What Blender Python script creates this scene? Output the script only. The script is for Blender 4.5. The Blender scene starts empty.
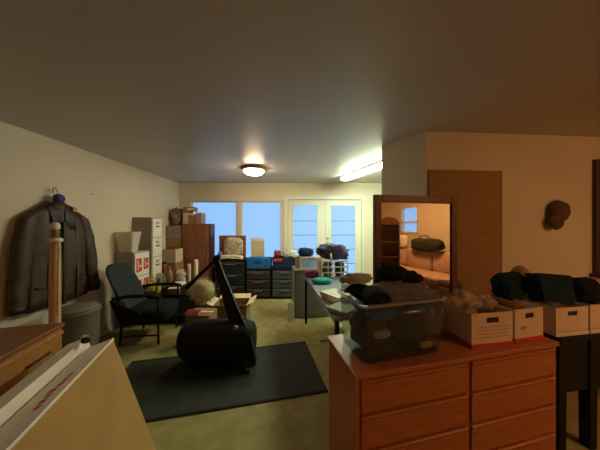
import bpy, bmesh, math, random
from mathutils import Vector, Matrix, noise, Euler

sc = bpy.context.scene
C = sc.collection
F, EYE = 220.0, 1.5            # focal length in pixels of a 600x450 frame, eye height

# ------------------------------------------------------------------ camera, world, exposure
cam_d = bpy.data.cameras.new('camera')
cam_d.sensor_width = 36.0
cam_d.lens = F / 600.0 * 36.0
cam_d.clip_start = 0.02
cam = bpy.data.objects.new('camera', cam_d)
C.objects.link(cam)
cam.location = (0, 0, EYE)
cam.rotation_euler = (math.pi / 2, 0, 0)
sc.camera = cam

world = bpy.data.worlds.new('overcast_sky')
sc.world = world
world.use_nodes = True
wn = world.node_tree
wbg = wn.nodes['Background']
wbg.inputs['Color'].default_value = (0.30, 0.58, 1.0, 1)
wbg.inputs['Strength'].default_value = 1.0

sc.view_settings.view_transform = 'Standard'
sc.view_settings.look = 'None'
sc.view_settings.gamma = 1.0
sc.view_settings.use_curve_mapping = False
sc.view_settings.exposure = 0.15

DOME_POWER = 62.0       # warm ceiling dome by the windows
TUBE_POWER = 80.0        # fluorescent ceiling fixture
REAR_POWER = 145.0       # warm ceiling dome behind the photographer

for (x0, x1, z0, z1) in ((-2.42, -1.45, .55, 2.01), (-1.30, -.45, .55, 2.01), (-.27, 1.36, .1, 2.05)):
    ld = bpy.data.lights.new('daylight_portal', 'AREA')
    ld.shape = 'RECTANGLE'; ld.size = x1 - x0; ld.size_y = z1 - z0
    ld.cycles.is_portal = True
    lo = bpy.data.objects.new('daylight_portal', ld); C.objects.link(lo)
    lo.location = ((x0 + x1) / 2, 5.03, (z0 + z1) / 2)
    lo.rotation_euler = (-math.pi / 2, 0, 0)

# ------------------------------------------------------------------ helpers
def onz(px, py, z):
    D = (EYE - z) * F / (py - 225)
    return Vector(((px - 300) / F * D, D, z))

def ony(px, py, Y):
    return Vector(((px - 300) / F * Y, Y, EYE + (225 - py) / F * Y))

MATS = {}
def mat(name, col, rough=.6, var=.12, scale=6, bump=0., bscale=60, metal=0., spec=.4, stretch=None, col2=None, coat=0.):
    if name in MATS: return MATS[name]
    m = bpy.data.materials.new(name); m.use_nodes = True
    nt = m.node_tree; b = nt.nodes['Principled BSDF']
    b.inputs['Roughness'].default_value = rough
    b.inputs['Metallic'].default_value = metal
    b.inputs['Specular IOR Level'].default_value = spec
    if coat: b.inputs['Coat Weight'].default_value = coat
    tc = nt.nodes.new('ShaderNodeTexCoord')
    mp = nt.nodes.new('ShaderNodeMapping')
    nt.links.new(tc.outputs['Object'], mp.inputs['Vector'])
    if stretch: mp.inputs['Scale'].default_value = stretch
    nz = nt.nodes.new('ShaderNodeTexNoise')
    nz.inputs['Scale'].default_value = scale; nz.inputs['Detail'].default_value = 6
    nt.links.new(mp.outputs['Vector'], nz.inputs['Vector'])
    rp = nt.nodes.new('ShaderNodeValToRGB')
    c2 = col2 or tuple(min(1, c * (1 + var)) for c in col)
    c1 = tuple(c * (1 - var) for c in col)
    rp.color_ramp.elements[0].position = .3; rp.color_ramp.elements[1].position = .7
    rp.color_ramp.elements[0].color = (*c1, 1); rp.color_ramp.elements[1].color = (*c2, 1)
    nt.links.new(nz.outputs['Fac'], rp.inputs['Fac'])
    nt.links.new(rp.outputs['Color'], b.inputs['Base Color'])
    if bump:
        n2 = nt.nodes.new('ShaderNodeTexNoise'); n2.inputs['Scale'].default_value = bscale
        n2.inputs['Detail'].default_value = 3
        nt.links.new(mp.outputs['Vector'], n2.inputs['Vector'])
        bp = nt.nodes.new('ShaderNodeBump'); bp.inputs['Strength'].default_value = bump
        bp.inputs['Distance'].default_value = .01
        nt.links.new(n2.outputs['Fac'], bp.inputs['Height'])
        nt.links.new(bp.outputs['Normal'], b.inputs['Normal'])
    MATS[name] = m
    return m

def emit(name, col, strength):
    m = bpy.data.materials.new(name); m.use_nodes = True
    b = m.node_tree.nodes['Principled BSDF']
    b.inputs['Base Color'].default_value = (.9, .9, .9, 1)
    b.inputs['Emission Color'].default_value = (*col, 1)
    b.inputs['Emission Strength'].default_value = strength
    return m

def clear(name, tint, see=.7, rough=.15):
    m = bpy.data.materials.new(name); m.use_nodes = True
    nt = m.node_tree; b = nt.nodes['Principled BSDF']
    b.inputs['Base Color'].default_value = (*tint, 1); b.inputs['Roughness'].default_value = rough
    t = nt.nodes.new('ShaderNodeBsdfTransparent'); t.inputs['Color'].default_value = (*[.6 + .4 * c for c in tint], 1)
    mx = nt.nodes.new('ShaderNodeMixShader'); mx.inputs[0].default_value = see
    nt.links.new(b.outputs[0], mx.inputs[1]); nt.links.new(t.outputs[0], mx.inputs[2])
    nt.links.new(mx.outputs[0], nt.nodes['Material Output'].inputs['Surface'])
    return m

class MB:
    def __init__(s): s.bm = bmesh.new()
    def box(s, c, size, rot=None, bev=0.):
        r = bmesh.ops.create_cube(s.bm, size=1)
        vs = r['verts']
        M = Matrix.Translation(Vector(c)) @ (rot.to_matrix().to_4x4() if rot else Matrix()) @ Matrix.Diagonal((*size, 1))
        bmesh.ops.transform(s.bm, matrix=M, verts=vs)
        if bev:
            es = {e for v in vs for e in v.link_edges}
            bmesh.ops.bevel(s.bm, geom=list(es), offset=bev, segments=2, affect='EDGES', profile=.5)
        return s
    def b2(s, x0, x1, y0, y1, z0, z1, bev=0.):
        return s.box(((x0+x1)/2, (y0+y1)/2, (z0+z1)/2), (abs(x1-x0), abs(y1-y0), abs(z1-z0)), bev=bev)
    def loft(s, rings, cap=True, closed=True):
        rr = [[s.bm.verts.new(p) for p in r] for r in rings]
        n = len(rr[0])
        for a, b in zip(rr, rr[1:]):
            for i in range(n if closed else n - 1):
                s.bm.faces.new((a[i], a[(i+1) % n], b[(i+1) % n], b[i]))
        if cap and closed:
            s.bm.faces.new(rr[0][::-1]); s.bm.faces.new(rr[-1])
        return s
    def tube(s, pts, r, n=10):
        pts = [Vector(p) for p in pts]
        rs = r if isinstance(r, (list, tuple)) else [r] * len(pts)
        rings = []; prev = None
        for i, p in enumerate(pts):
            t = (pts[min(i+1, len(pts)-1)] - pts[max(i-1, 0)]).normalized()
            if prev is None:
                u = t.cross(Vector((0, 0, 1)))
                if u.length < .05: u = t.cross(Vector((0, 1, 0)))
            else:
                u = prev - t * prev.dot(t)
            u.normalize(); prev = u; w = t.cross(u)
            rings.append([p + (u * math.cos(2*math.pi*k/n) + w * math.sin(2*math.pi*k/n)) * rs[i] for k in range(n)])
        return s.loft(rings)
    def lathe(s, prof, c=(0, 0, 0), n=24, rot=None, cap=True):
        c = Vector(c); rings = []
        for r, z in prof:
            ring = [Vector((r*math.cos(2*math.pi*k/n), r*math.sin(2*math.pi*k/n), z)) for k in range(n)]
            if rot: ring = [rot.to_matrix() @ p for p in ring]
            rings.append([c + p for p in ring])
        return s.loft(rings, cap)
    def prism(s, poly, vec):
        vec = Vector(vec)
        return s.loft([[Vector(p) for p in poly], [Vector(p) + vec for p in poly]])
    def blob(s, c, r, seed=0, amp=.18, freq=2.2, ex=.75, nu=28, nv=16, floor=None):
        c = Vector(c); off = Vector((seed * 7.31, seed * 3.7, seed * 1.9)); rings = []
        def sp(v): return math.copysign(abs(v) ** ex, v)
        for j in range(1, nv):
            ph = -math.pi/2 + math.pi * j / nv; ring = []
            for i in range(nu):
                th = 2*math.pi*i/nu
                d = Vector((sp(math.cos(ph)) * sp(math.cos(th)), sp(math.cos(ph)) * sp(math.sin(th)), sp(math.sin(ph))))
                k = 1 + amp * noise.noise(d * freq + off) + amp * .5 * (abs(noise.noise(d * freq * 2.6 + off)) - .2)
                p = c + Vector((d.x*r[0], d.y*r[1], d.z*r[2])) * k
                if floor is not None and p.z < floor: p.z = floor
                ring.append(p)
            rings.append(ring)
        return s.loft(rings)
    def sheet(s, fn, nx=20, ny=16, th=.006):
        top = [[Vector(fn(i/nx, j/ny)) for j in range(ny+1)] for i in range(nx+1)]
        vt = [[s.bm.verts.new(p) for p in r] for r in top]
        vb = [[s.bm.verts.new(p - Vector((0, 0, th))) for p in r] for r in top]
        for i in range(nx):
            for j in range(ny):
                s.bm.faces.new((vt[i][j], vt[i+1][j], vt[i+1][j+1], vt[i][j+1]))
                s.bm.faces.new((vb[i][j], vb[i][j+1], vb[i+1][j+1], vb[i+1][j]))
        for i in range(nx):
            s.bm.faces.new((vt[i][0], vb[i][0], vb[i+1][0], vt[i+1][0]))
            s.bm.faces.new((vt[i][ny], vt[i+1][ny], vb[i+1][ny], vb[i][ny]))
        for j in range(ny):
            s.bm.faces.new((vt[0][j], vt[0][j+1], vb[0][j+1], vb[0][j]))
            s.bm.faces.new((vt[nx][j], vb[nx][j], vb[nx][j+1], vt[nx][j+1]))
        return s
    def build(s, name, m, parent=None, smooth=False, loc=None, rz=0):
        bmesh.ops.recalc_face_normals(s.bm, faces=s.bm.faces)
        me = bpy.data.meshes.new(name); s.bm.to_mesh(me); s.bm.free()
        if smooth:
            for p in me.polygons: p.use_smooth = True
        me.materials.append(m)
        o = bpy.data.objects.new(name, me); C.objects.link(o)
        if parent: o.parent = parent
        if loc is not None: o.location = loc
        if rz: o.rotation_euler.z = rz
        return o

def tag(o, label, cat, group=None):
    o['label'] = label; o['category'] = cat
    if group: o['group'] = group
    return o
def thing(name, label, cat, loc=(0, 0, 0), rz=0, group=None):
    o = bpy.data.objects.new(name, None); C.objects.link(o)
    o.empty_display_size = .1
    o.location = loc; o.rotation_euler = (0, 0, rz)
    return tag(o, label, cat, group)
def struct(o, label=None):
    o['kind'] = 'structure'
    if label: o['label'] = label
    return o
def copy_tree(o, parent=None):
    c = o.copy(); C.objects.link(c); c.parent = parent
    for ch in list(o.children): copy_tree(ch, c)
    return c
def R(a): return math.radians(a)

# ------------------------------------------------------------------ materials
M_wall = mat('cream_wall_paint', (.66, .59, .47), .65, .03, 2, .05, 90)
M_ceil = mat('satin_ceiling_paint', (.56, .51, .47), .38, .04, 1.2, .06, 25, spec=.35)
M_carpet = mat('olive_tan_carpet', (.30, .27, .12), .95, .18, 9, .5, 240, spec=.05)
M_trim = mat('cream_trim_paint', (.68, .66, .54), .45, .03, 4)
M_dresser = mat('red_cherry_wood', (.40, .135, .05), .36, .22, 5, .04, 30, stretch=(1, 6, 14))
M_chest = mat('orange_oak_wood', (.36, .16, .045), .4, .25, 4, .05, 30, stretch=(10, 1, 8))
M_chesttop = mat('brown_oak_top', (.20, .075, .025), .4, .25, 4, .05, 30, stretch=(10, 1, 8))
M_dark = mat('dark_stained_wood', (.055, .022, .010), .4, .3, 6, stretch=(1, 1, 6))
M_mframe = mat('mirror_frame_wood', (.13, .04, .015), .4, .3, 6, stretch=(6, 6, 1))
M_brown = mat('brown_cabinet_wood', (.24, .095, .05), .5, .2, 4, stretch=(8, 8, 1))
M_cork = mat('brown_hardboard', (.34, .20, .095), .85, .1, 30, .1, 200, spec=.1)
M_black = mat('black_plastic', (.010, .010, .011), .7, .2, 8, spec=.2)
M_blackfab = mat('black_fabric', (.013, .014, .015), .95, .25, 12, .3, 200, spec=.1)
M_chairfab = mat('dark_green_grey_fabric', (.030, .042, .042), .9, .2, 16, .3, 260, spec=.1)
M_mat = mat('black_rubber_mat', (.028, .034, .024), .75, .2, 10, .2, 200, spec=.25)
M_chrome = mat('brushed_metal', (.55, .55, .55), .3, .05, 10, metal=1)
M_card = mat('kraft_cardboard', (.40, .25, .095), .8, .07, 5, .05, 60, spec=.1)
M_carton = mat('brown_carton', (.30, .17, .08), .85, .12, 6, spec=.1)
M_cream = mat('cream_carton', (.60, .50, .34), .8, .08, 6, spec=.1)
M_whitebox = mat('white_box_board', (.74, .67, .57), .7, .06, 5, spec=.2)
M_bank = mat('white_file_box_board', (.66, .52, .40), .8, .06, 7, spec=.1)
M_red = mat('red_print', (.50, .045, .03), .7, .1, 8)
M_ink = mat('black_ink', (.02, .017, .015), .8)
M_gapshade = mat('painted_gap_shade', (.035, .022, .015), .9)  # near-black colour standing in for shade in slots and gaps
M_white = mat('white_paint', (.70, .68, .62), .5, .04, 5)
M_grey = mat('grey_enamel', (.22, .21, .20), .5, .06, 4)
M_greige = mat('greige_enamel', (.34, .31, .27), .5, .05, 4)
M_greybin = mat('grey_plastic', (.14, .135, .11), .6, .08, 4)
M_leather = mat('brown_leather', (.058, .038, .023), .5, .35, 9, .25, 30, spec=.35)
M_leather2 = mat('dark_leather_collar', (.020, .013, .010), .5, .4, 12, .3, 40)
M_blue = mat('violet_blue_lining', (.05, .05, .30), .7)
M_post = mat('pale_turned_wood', (.55, .34, .16), .45, .12, 5, stretch=(6, 6, 1))
M_glass = clear('window_glass', (.9, .95, 1.0), .93, .05)
M_tote = clear('clear_plastic', (.50, .56, .56), .93, .15)
M_bag = clear('milky_plastic_film', (.75, .62, .52), .6, .3)
M_frost = clear('frosted_plastic', (.80, .76, .66), .5, .35)
M_teal = mat('dark_teal_fabric', (.008, .026, .034), .9, .3, 14, .3, 120, spec=.1)
M_slate = mat('slate_grey_fabric', (.16, .16, .165), .9, .2, 14, .4, 120, spec=.1)
M_navy = mat('navy_fabric', (.018, .03, .075), .9, .3, 14, .3, 120, spec=.1)
M_bluefab = mat('bright_blue_fabric', (.02, .14, .40), .85, .25, 10, .3, 90, spec=.1)
M_pale = mat('pale_sage_fabric', (.36, .38, .30), .9, .2, 12, .4, 100, spec=.1)
M_purple = mat('purple_grey_fabric', (.085, .075, .16), .9, .25, 10, .3, 90, spec=.1)
M_turq = mat('turquoise_fabric', (.02, .34, .36), .8, .25, 10)
M_magenta = mat('magenta_fabric', (.24, .03, .20), .8, .25, 10)
M_straw = mat('straw', (.66, .56, .32), .9, .35, 30, .5, 90, spec=.1)
M_strawd = mat('straw_dark', (.26, .18, .08), .9, .35, 30, .5, 90, spec=.1)
M_floral = mat('floral_print', (.45, .30, .20), .8, .6, 24, col2=(.62, .58, .46))
M_paper = mat('paper', (.68, .64, .52), .8, .08, 12)
M_ylw = mat('yellow_green_glaze', (.42, .40, .06), .35, .25, 9)
M_jug = mat('brown_glaze', (.22, .10, .035), .35, .3, 7)
M_olive = mat('dark_olive_glaze', (.05, .055, .035), .35, .2, 8)
M_desk = mat('blue_grey_laminate', (.22, .25, .28), .32, .06, 5)
M_deskdk = mat('dark_desk_laminate', (.012, .011, .011), .75, .2, 8, spec=.2)
M_sofa = mat('pale_rose_upholstery', (.52, .36, .26), .9, .08, 8, .2, 100)
M_drawer = mat('black_drawer_plastic', (.018, .020, .026), .35, .25, 5)
M_drawer2 = mat('brown_black_drawer_plastic', (.040, .028, .026), .4, .25, 5)
M_drawer3 = mat('slate_drawer_plastic', (.055, .068, .080), .4, .25, 5)
M_hat = mat('dark_brown_wool', (.13, .075, .045), .95, .3, 10, .5, 90, spec=.05)
M_screen = mat('pale_blue_picture', (.40, .58, .82), .2, .12, 5)
M_pink = mat('pink_frame', (.75, .62, .58), .5, .1, 5)

H = 2.44
# ------------------------------------------------------------------ room shell
def rect_wall_with_holes(x0, x1, z0, z1, y0, y1, holes):
    """wall in the xz plane built of boxes round rectangular openings"""
    mb = MB(); xs = sorted({x0, x1, *[h[0] for h in holes], *[h[1] for h in holes]})
    for a, b in zip(xs, xs[1:]):
        cuts = [(h[2], h[3]) for h in holes if h[0] <= a and h[1] >= b]
        z = z0
        for c0, c1 in sorted(cuts):
            if c0 > z: mb.b2(a, b, y0, y1, z, c0)
            z = c1
        if z < z1: mb.b2(a, b, y0, y1, z, z1)
    return mb
YB = 4.92
XL, XR, YR = -2.70, 4.60, -2.60
holes = [(-2.45, -1.42, .55, 2.03), (-1.32, -.42, .55, 2.03), (-.31, 1.40, 0., 2.11)]
struct(MB().b2(XL-.12, XR+.12, YR-.12, YB+.12, -.06, 0).build('floor', M_carpet), 'olive tan carpet floor')
struct(MB().b2(XL-.12, XR+.12, YR-.12, YB+.12, H, H+.06).build('ceiling', M_ceil), 'satin grey ceiling')
struct(MB().b2(XL-.12, XL, YR, YB+.12, 0, H).build('wall_left', M_wall), 'cream left wall with the coat')
struct(rect_wall_with_holes(XL, XR, 0, H, YB, YB+.12, holes).build('wall_back', M_wall), 'cream back wall with windows and glazed doors')
struct(MB().b2(XL, XR, YR-.12, YR, 0, H).build('wall_rear', M_wall), 'cream wall behind the photographer')
# far right wall seen in the mirror, with a window
mbw = MB()
WY0, WY1, WZ0, WZ1 = -1.62, -1.12, 1.31, 1.98
mbw.b2(XR, XR+.12, YR, WY0, 0, H).b2(XR, XR+.12, WY1, YB, 0, H).b2(XR, XR+.12, WY0, WY1, 0, WZ0).b2(XR, XR+.12, WY0, WY1, WZ1, H)
struct(mbw.build('wall_far', M_wall), 'warm wall with small window seen in the mirror')
# partition facing the camera and its angled end
cA = Vector((1.25, 2.20)); cL = Vector((.965, 2.60)); cR = Vector((4.60, 2.455))
th = .12
struct(MB().loft([[(cL.x, cL.y, z), (cA.x, cA.y, z), (cA.x+.06, cA.y+th, z), (cL.x+.12, cL.y+.03, z)] for z in (0, H)]).build('wall_angled', M_wall), 'short angled wall beside the mirror')
struct(MB().loft([[(cA.x, cA.y, z), (cR.x, cR.y, z), (cR.x, cR.y+th, z), (cA.x+.04, cA.y+th, z)] for z in (0, H)]).build('wall_right', M_wall), 'cream right wall with the brown board')
def on_right(px, py, off=0.):
    """point on the right wall seen at a pixel, moved off towards the room"""
    d = (cR - cA).normalized(); n = Vector((d.y, -d.x))
    r = Vector(((px - 300) / F, 1.)); t = (cA.dot(n)) / r.dot(n)
    p = r * t
    return Vector((p.x + n.x*off, p.y + n.y*off, EYE + (225 - py) / F * t))
WR_ANG = math.atan2(cR.y - cA.y, cR.x - cA.x)

# windows of the back wall
def back_window(name, x0, x1, z0, z1, label):
    o = bpy.data.objects.new(name, None); C.objects.link(o); o.location = ((x0+x1)/2, YB+.06, z0); struct(o, label)
    w, h, t = (x1-x0)/2, z1-z0, .02
    for a in ((-w, -w+t, 0, h), (w-t, w, 0, h)): MB().b2(a[0], a[1], -.03, .05, a[2], a[3]).build('window_jamb', M_trim, o)
    for a in ((0, t), (h-t, h)): MB().b2(-w+t, w-t, -.03, .05, a[0], a[1]).build('window_rail', M_trim, o)
    MB().b2(-w+t, w-t, .005, .012, t, h-t).build('pane', M_glass, o)
    MB().b2(-w-.02, w+.02, -.10, -.03, -.03, 0).build('window_sill', M_trim, o)
back_window('window_1', -2.45, -1.42, .55, 2.03, 'blue lit window behind the brown cabinet')
back_window('window_2', -1.32, -.42, .55, 2.03, 'blue lit window between brown cabinet and glazed doors')
# far window
o = bpy.data.objects.new('window_3', None); C.objects.link(o); o.location = (XR+.06, (WY0+WY1)/2, WZ0); struct(o, 'small blue window reflected in the mirror')
hw = (WY1-WY0)/2; hh = WZ1-WZ0
for a in (-hw-.04, hw-.02): MB().b2(-.08, .02, a, a+.06, -.04, hh+.04).build('window_jamb', M_trim, o)
for a in (-.04, hh-.02, hh*.36): MB().b2(-.08, .02, -hw, hw, a, a+.05).build('window_rail', M_trim, o)
MB().b2(0, .008, -hw, hw, 0, hh).build('pane', M_glass, o)

# door casing and the two glazed doors
cas = MB().b2(-.35, -.27, YB-.02, YB+.10, 0, 2.15).b2(1.375, 1.44, YB-.02, YB+.10, 0, 2.15).b2(-.27, 1.375, YB-.02, YB+.10, 2.07, 2.15)
struct(cas.build('trim_1', M_trim), 'cream casing round the glazed doors')
def french_door(name, x0, x1, gx0, gx1, label, knob):
    o = bpy.data.objects.new(name, None); C.objects.link(o); o.location = (x0, YB+.03, 0); struct(o, label)
    w = x1-x0; g0, g1 = gx0-x0, gx1-x0; z0, z1 = .28, 1.95
    MB().b2(0.004, g0, 0, .045, .01, 2.06).build('door_stile', M_trim, o)
    MB().b2(g1, w-.004, 0, .045, .01, 2.06).build('door_stile', M_trim, o)
    MB().b2(g0, g1, 0, .045, z1, 2.06).build('door_rail', M_trim, o)
    MB().b2(g0, g1, 0, .045, .01, z0).build('door_rail', M_trim, o)
    MB().b2(g0, g1, .018, .026, z0, z1).build('pane', M_glass, o)
    mm = mat('pale_blue_muntin', (.10, .17, .28), .6)
    for z in (1.59, 1.27, .95, .63): MB().b2(g0, g1, .030, .036, z-.007, z+.007).build('muntin', mm, o)
    bd = MB().b2(g0-.012, g0+.01, -.008, .0, z0-.012, z1+.012).b2(g1-.01, g1+.012, -.008, 0, z0-.012, z1+.012).b2(g0, g1, -.008, 0, z1-.01, z1+.012)
    bd.build('glazing_bead', M_trim, o)
    if knob:
        rt = Euler((math.pi/2, 0, 0))
        MB().lathe([(.001, .062), (.026, .056), (.03, .04), (.02, .025), (.01, .012), (.03, .008), (.03, 0)], (.06, 0, 1.10), 14, rt).build('door_knob', M_chrome, o, True)
        MB().lathe([(.001, .03), (.024, .028), (.03, 0)], (.06, 0, 1.21), 14, rt).build('deadbolt', M_chrome, o, True)
    for z in (.3, 1.05, 1.8):
        MB().b2(w-.012 if knob else .0, w if knob else .012, -.012, 0, z, z+.09).build('hinge', M_chrome, o)
french_door('door_1', -.27, .566, -.157, .402, 'left glazed door with tall blue lit pane', False)
french_door('door_2', .57, 1.375, .69, 1.25, 'right glazed door with round knob', True)
struct(MB().b2(XL, XL+.015, .2, YB, 0, .09).build('baseboard_left', M_trim), 'cream baseboard along the left wall')

# ------------------------------------------------------------------ ceiling lamps
def dome(loc, power, label, col):
    t = thing('ceiling_dome_lamp', label, 'lamp', loc)
    MB().lathe([(.15, 0), (.205, 0), (.21, -.02), (.19, -.045), (.165, -.05), (.15, -.03)], n=40).build('wooden_ring', mat('lamp_ring_wood', (.34, .14, .05), .4), t, True)
    MB().lathe([(.166, -.044), (.155, -.07), (.125, -.098), (.075, -.115), (.03, -.121), (.001, -.122)], n=40).build('glass_dome', emit('warm_lamp_glass_%d' % int(power * 10), col, power), t, True)
dome((-.757, 3.62, H), DOME_POWER, 'round warm ceiling lamp with wooden ring near the windows', (1, .68, .38))
dome((3.3, -.5, H), REAR_POWER, 'round warm ceiling lamp in the room behind the photographer', (1, .47, .16))
p0, p1 = Vector((.865, 4.28)), Vector((1.36, 2.95))
ang = math.atan2((p1-p0).y, (p1-p0).x); L = (p1-p0).length
t = thing('fluorescent_fixture', 'long white fluorescent ceiling fixture beside the angled wall', 'light', (*(p0+p1)/2, H), ang)
MB().b2(-L/2, L/2, -.085, .085, -.03, 0).build('fixture_base', M_white, t)
MB().loft([[(x, -.08, -.03), (x, -.078, -.055), (x, -.05, -.075), (x, .05, -.075), (x, .078, -.055), (x, .08, -.03)] for x in (-L/2+.012, L/2-.012)]).build('diffuser', emit('fluorescent_diffuser', (.86, 1, .70), TUBE_POWER), t)
for x in (-L/2, L/2-.012): MB().b2(x, x+.012, -.085, .085, -.08, -.03).build('end_cap', M_grey, t)

# ------------------------------------------------------------------ dresser with mirror
DH = .78
DA = math.atan2(.305, 1.338)
DW, DD = 1.372, .385
t = thing('dresser', 'reddish wooden dresser with two columns of drawers under the mirror', 'dresser', (.262, 1.049, 0), DA)
MB().b2(-.0, DW, 0, DD+.01, DH-.028, DH, bev=.006).build('top', M_dresser, t)
MB().b2(.012, .036, .012, DD, 0, DH-.028).build('side_panel', M_dresser, t)
MB().b2(DW-.036, DW-.012, .012, DD, 0, DH-.028).build('side_panel', M_dresser, t)
MB().b2(.036, DW-.036, DD-.012, DD, .02, DH-.028).build('back_panel', M_dresser, t)
MB().b2(.036, DW-.036, .03, .05, .02, DH-.028).build('drawer_gap_shade', M_gapshade, t)  # dark sheet behind the drawers, paints the shade in their gaps
MB().b2(DW/2-.014, DW/2+.014, .014, .04, .02, DH-.028).build('centre_stile', M_dresser, t)
MB().b2(.036, DW-.036, .02, .04, 0, .05).build('plinth', M_dresser, t)
dh = (DH-.028-.055) / 4
for k in range(4):
    z0 = .055 + k*dh
    for x0, x1 in ((.038, DW/2-.016), (DW/2+.016, DW-.038)):
        # drawer front with a sloping finger lip along its upper edge
        prof = [(.030, z0+.004), (.008, z0+.004), (.004, z0+.010), (.004, z0+dh-.030), (-.004, z0+dh-.014), (.004, z0+dh-.008), (.030, z0+dh-.008)]
        MB().loft([[(x, y, z) for y, z in prof] for x in (x0, x1)]).build('drawer', M_dresser, t)
# mirror, fixed behind the dresser
dd_ = Vector((math.cos(DA), math.sin(DA))); dn = Vector((-math.sin(DA), math.cos(DA)))
bl = Vector((.262, 1.049)) + dn * (DD + .014)
ms = bl + dd_ * .352
t = thing('dresser_mirror', 'rectangular mirror in dark wooden frame standing behind the dresser', 'mirror', (ms.x, ms.y, 0), DA)
MW, MT, MB0, fw = .70, 1.712, .60, .052
MB().b2(0, fw, 0, .03, MB0, MT, bev=.005).build('frame_stile', M_mframe, t)
MB().b2(MW-fw, MW, 0, .03, MB0, MT, bev=.005).build('frame_stile', M_mframe, t)
MB().b2(fw, MW-fw, 0, .03, MT-fw, MT, bev=.005).build('frame_rail', M_mframe, t)
MB().b2(fw, MW-fw, 0, .03, MB0, MB0+.2, bev=.005).build('frame_rail', M_mframe, t)
mm = bpy.data.materials.new('mirror_silver'); mm.use_nodes = True
b = mm.node_tree.nodes['Principled BSDF']; b.inputs['Metallic'].default_value = 1; b.inputs['Roughness'].default_value = .015; b.inputs['Base Color'].default_value = (.86, .85, .82, 1)
MB().b2(fw-.004, MW-fw+.004, .012, .018, MB0+.19, MT-fw+.004).build('mirror_glass', mm, t)
for x in (.10, MW-.16): MB().b2(x, x+.06, .03, .05, .25, MT-.2).build('mirror_support', M_mframe, t)

# ------------------------------------------------------------------ things on the dresser
def rot2(v, a): return Vector((v[0]*math.cos(a)-v[1]*math.sin(a), v[0]*math.sin(a)+v[1]*math.cos(a)))
TA = R(14.5); tp = Vector((.328, 1.122)); TW, TD, TH = .492, .275, .30
t = thing('storage_tote', 'clear plastic storage tote of dark clothes on the dresser', 'tote', (tp.x, tp.y, DH), TA)
def rrect(x0, x1, y0, y1, z, r=.035, n=5):
    pts = []
    for cx, cy, a0 in ((x1-r, y1-r, 0), (x0+r, y1-r, 90), (x0+r, y0+r, 180), (x1-r, y0+r, 270)):
        for k in range(n): pts.append((cx + r*math.cos(R(a0+90*k/(n-1))), cy + r*math.sin(R(a0+90*k/(n-1))), z))
    return pts
fl = .018
outer = [rrect(-fl*k, TW+fl*k, -fl*k*.7, TD+fl*k*.4, .003+TH*k) for k in (0, .5, 1)]
inner = [rrect(-fl*k+.004, TW+fl*k-.004, -fl*k*.7+.004, TD+fl*k*.4-.004, .008+(TH-.005)*k) for k in (1, .5, 0)]
MB().loft(outer + inner).build('body', M_tote, t, True)
ring = MB(); a = rrect(-fl-.012, TW+fl+.012, -.025, TD+.02, TH); b_ = rrect(-fl+.004, TW+fl-.004, -.009, TD+.004, TH)
ring.loft([a, [(x, y, z+.012) for x, y, z in a], [(x, y, z+.012) for x, y, z in b_], b_, a], cap=False).build('rim', clear('clear_plastic_rim', (.5, .55, .54), .6, .15), t)
def in_tote(x, y, z): p = tp + rot2((x, y), TA); return Vector((p.x, p.y, DH + z))
clothes = [('black folded garment filling the right of the clear tote', M_blackfab, (.345, .137, .115), (.105, .105, .095), 1),
           ('dark brown garment stuffed in the left of the clear tote', mat('dark_brown_knit', (.06, .035, .025), .95, .3, 12, .3, 90), (.115, .150, .105), (.095, .09, .085), 2),
           ('bright blue garment at the upper left front of the clear tote', M_bluefab, (.14, .07, .235), (.085, .045, .032), 3),
           ('blue garment at the upper right front of the clear tote', M_bluefab, (.385, .07, .245), (.06, .045, .026), 4),
           ('pale rolled sock low at the left front of the clear tote', M_sofa, (.12, .028, .135), (.050, .018, .022), 5),
           ('navy garment lying at the bottom front of the clear tote', M_navy, (.13, .035, .045), (.11, .022, .030), 6),
           ('pale pink sock low at the right front of the clear tote', M_sofa, (.40, .022, .045), (.045, .012, .016), 7),
           ('grey garment in the middle back of the clear tote', M_slate, (.24, .19, .235), (.19, .07, .04), 8)]
for lab, m_, c, r, sd in clothes:
    o = MB().blob((0, 0, 0), r, sd, .16, 2.5, .6).build('folded_garment', m_, None, True, in_tote(*c), TA)
    tag(o, lab, 'clothes', 'clothes in the tote')
def fold(name, lab, m_, c, w, d, h, bow, sd, tilt=0, rz=0., cat='clothes', layers=3):
    """a garment folded in layers, drooping at its ends"""
    t = thing(name, lab, cat, c, rz)
    for k in range(layers):
        def fn(u, v, k=k):
            x, y = (u-.5)*w*(1-.05*k), (v-.5)*d*(1-.04*k)
            z = h*(k+1)/layers - bow*(2*u-1)**2 - bow*.5*(2*v-1)**4 + tilt*x
            z += .012*noise.noise(Vector((x*9+sd, y*9, k*2.)))
            return (x + .01*noise.noise(Vector((y*8, sd, k))), y, z)
        MB().sheet(fn, 18, 12, h/layers*.88).build('fabric_layer', m_, t, True)
    return t
fold('grey_sweater', 'slate grey folded sweater lying over the clear tote', M_slate, in_tote(.315, .12, TH+.020), .33, .25, .045, .02, 3, .0, TA)
fold('black_shirt', 'black folded shirt hanging over the left end of the tote', M_blackfab, in_tote(.085, .13, TH+.034), .15, .24, .03, .02, 6, .06, TA+R(4))
o = MB().blob((0, 0, 0), (.10, .05, .028), 8, .35, 3, .7).build('sage_scarf', M_pale, None, True, in_tote(.08, .235, TH+.088), TA)
tag(o, 'pale sage crumpled scarf behind the grey sweater', 'scarf')
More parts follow.
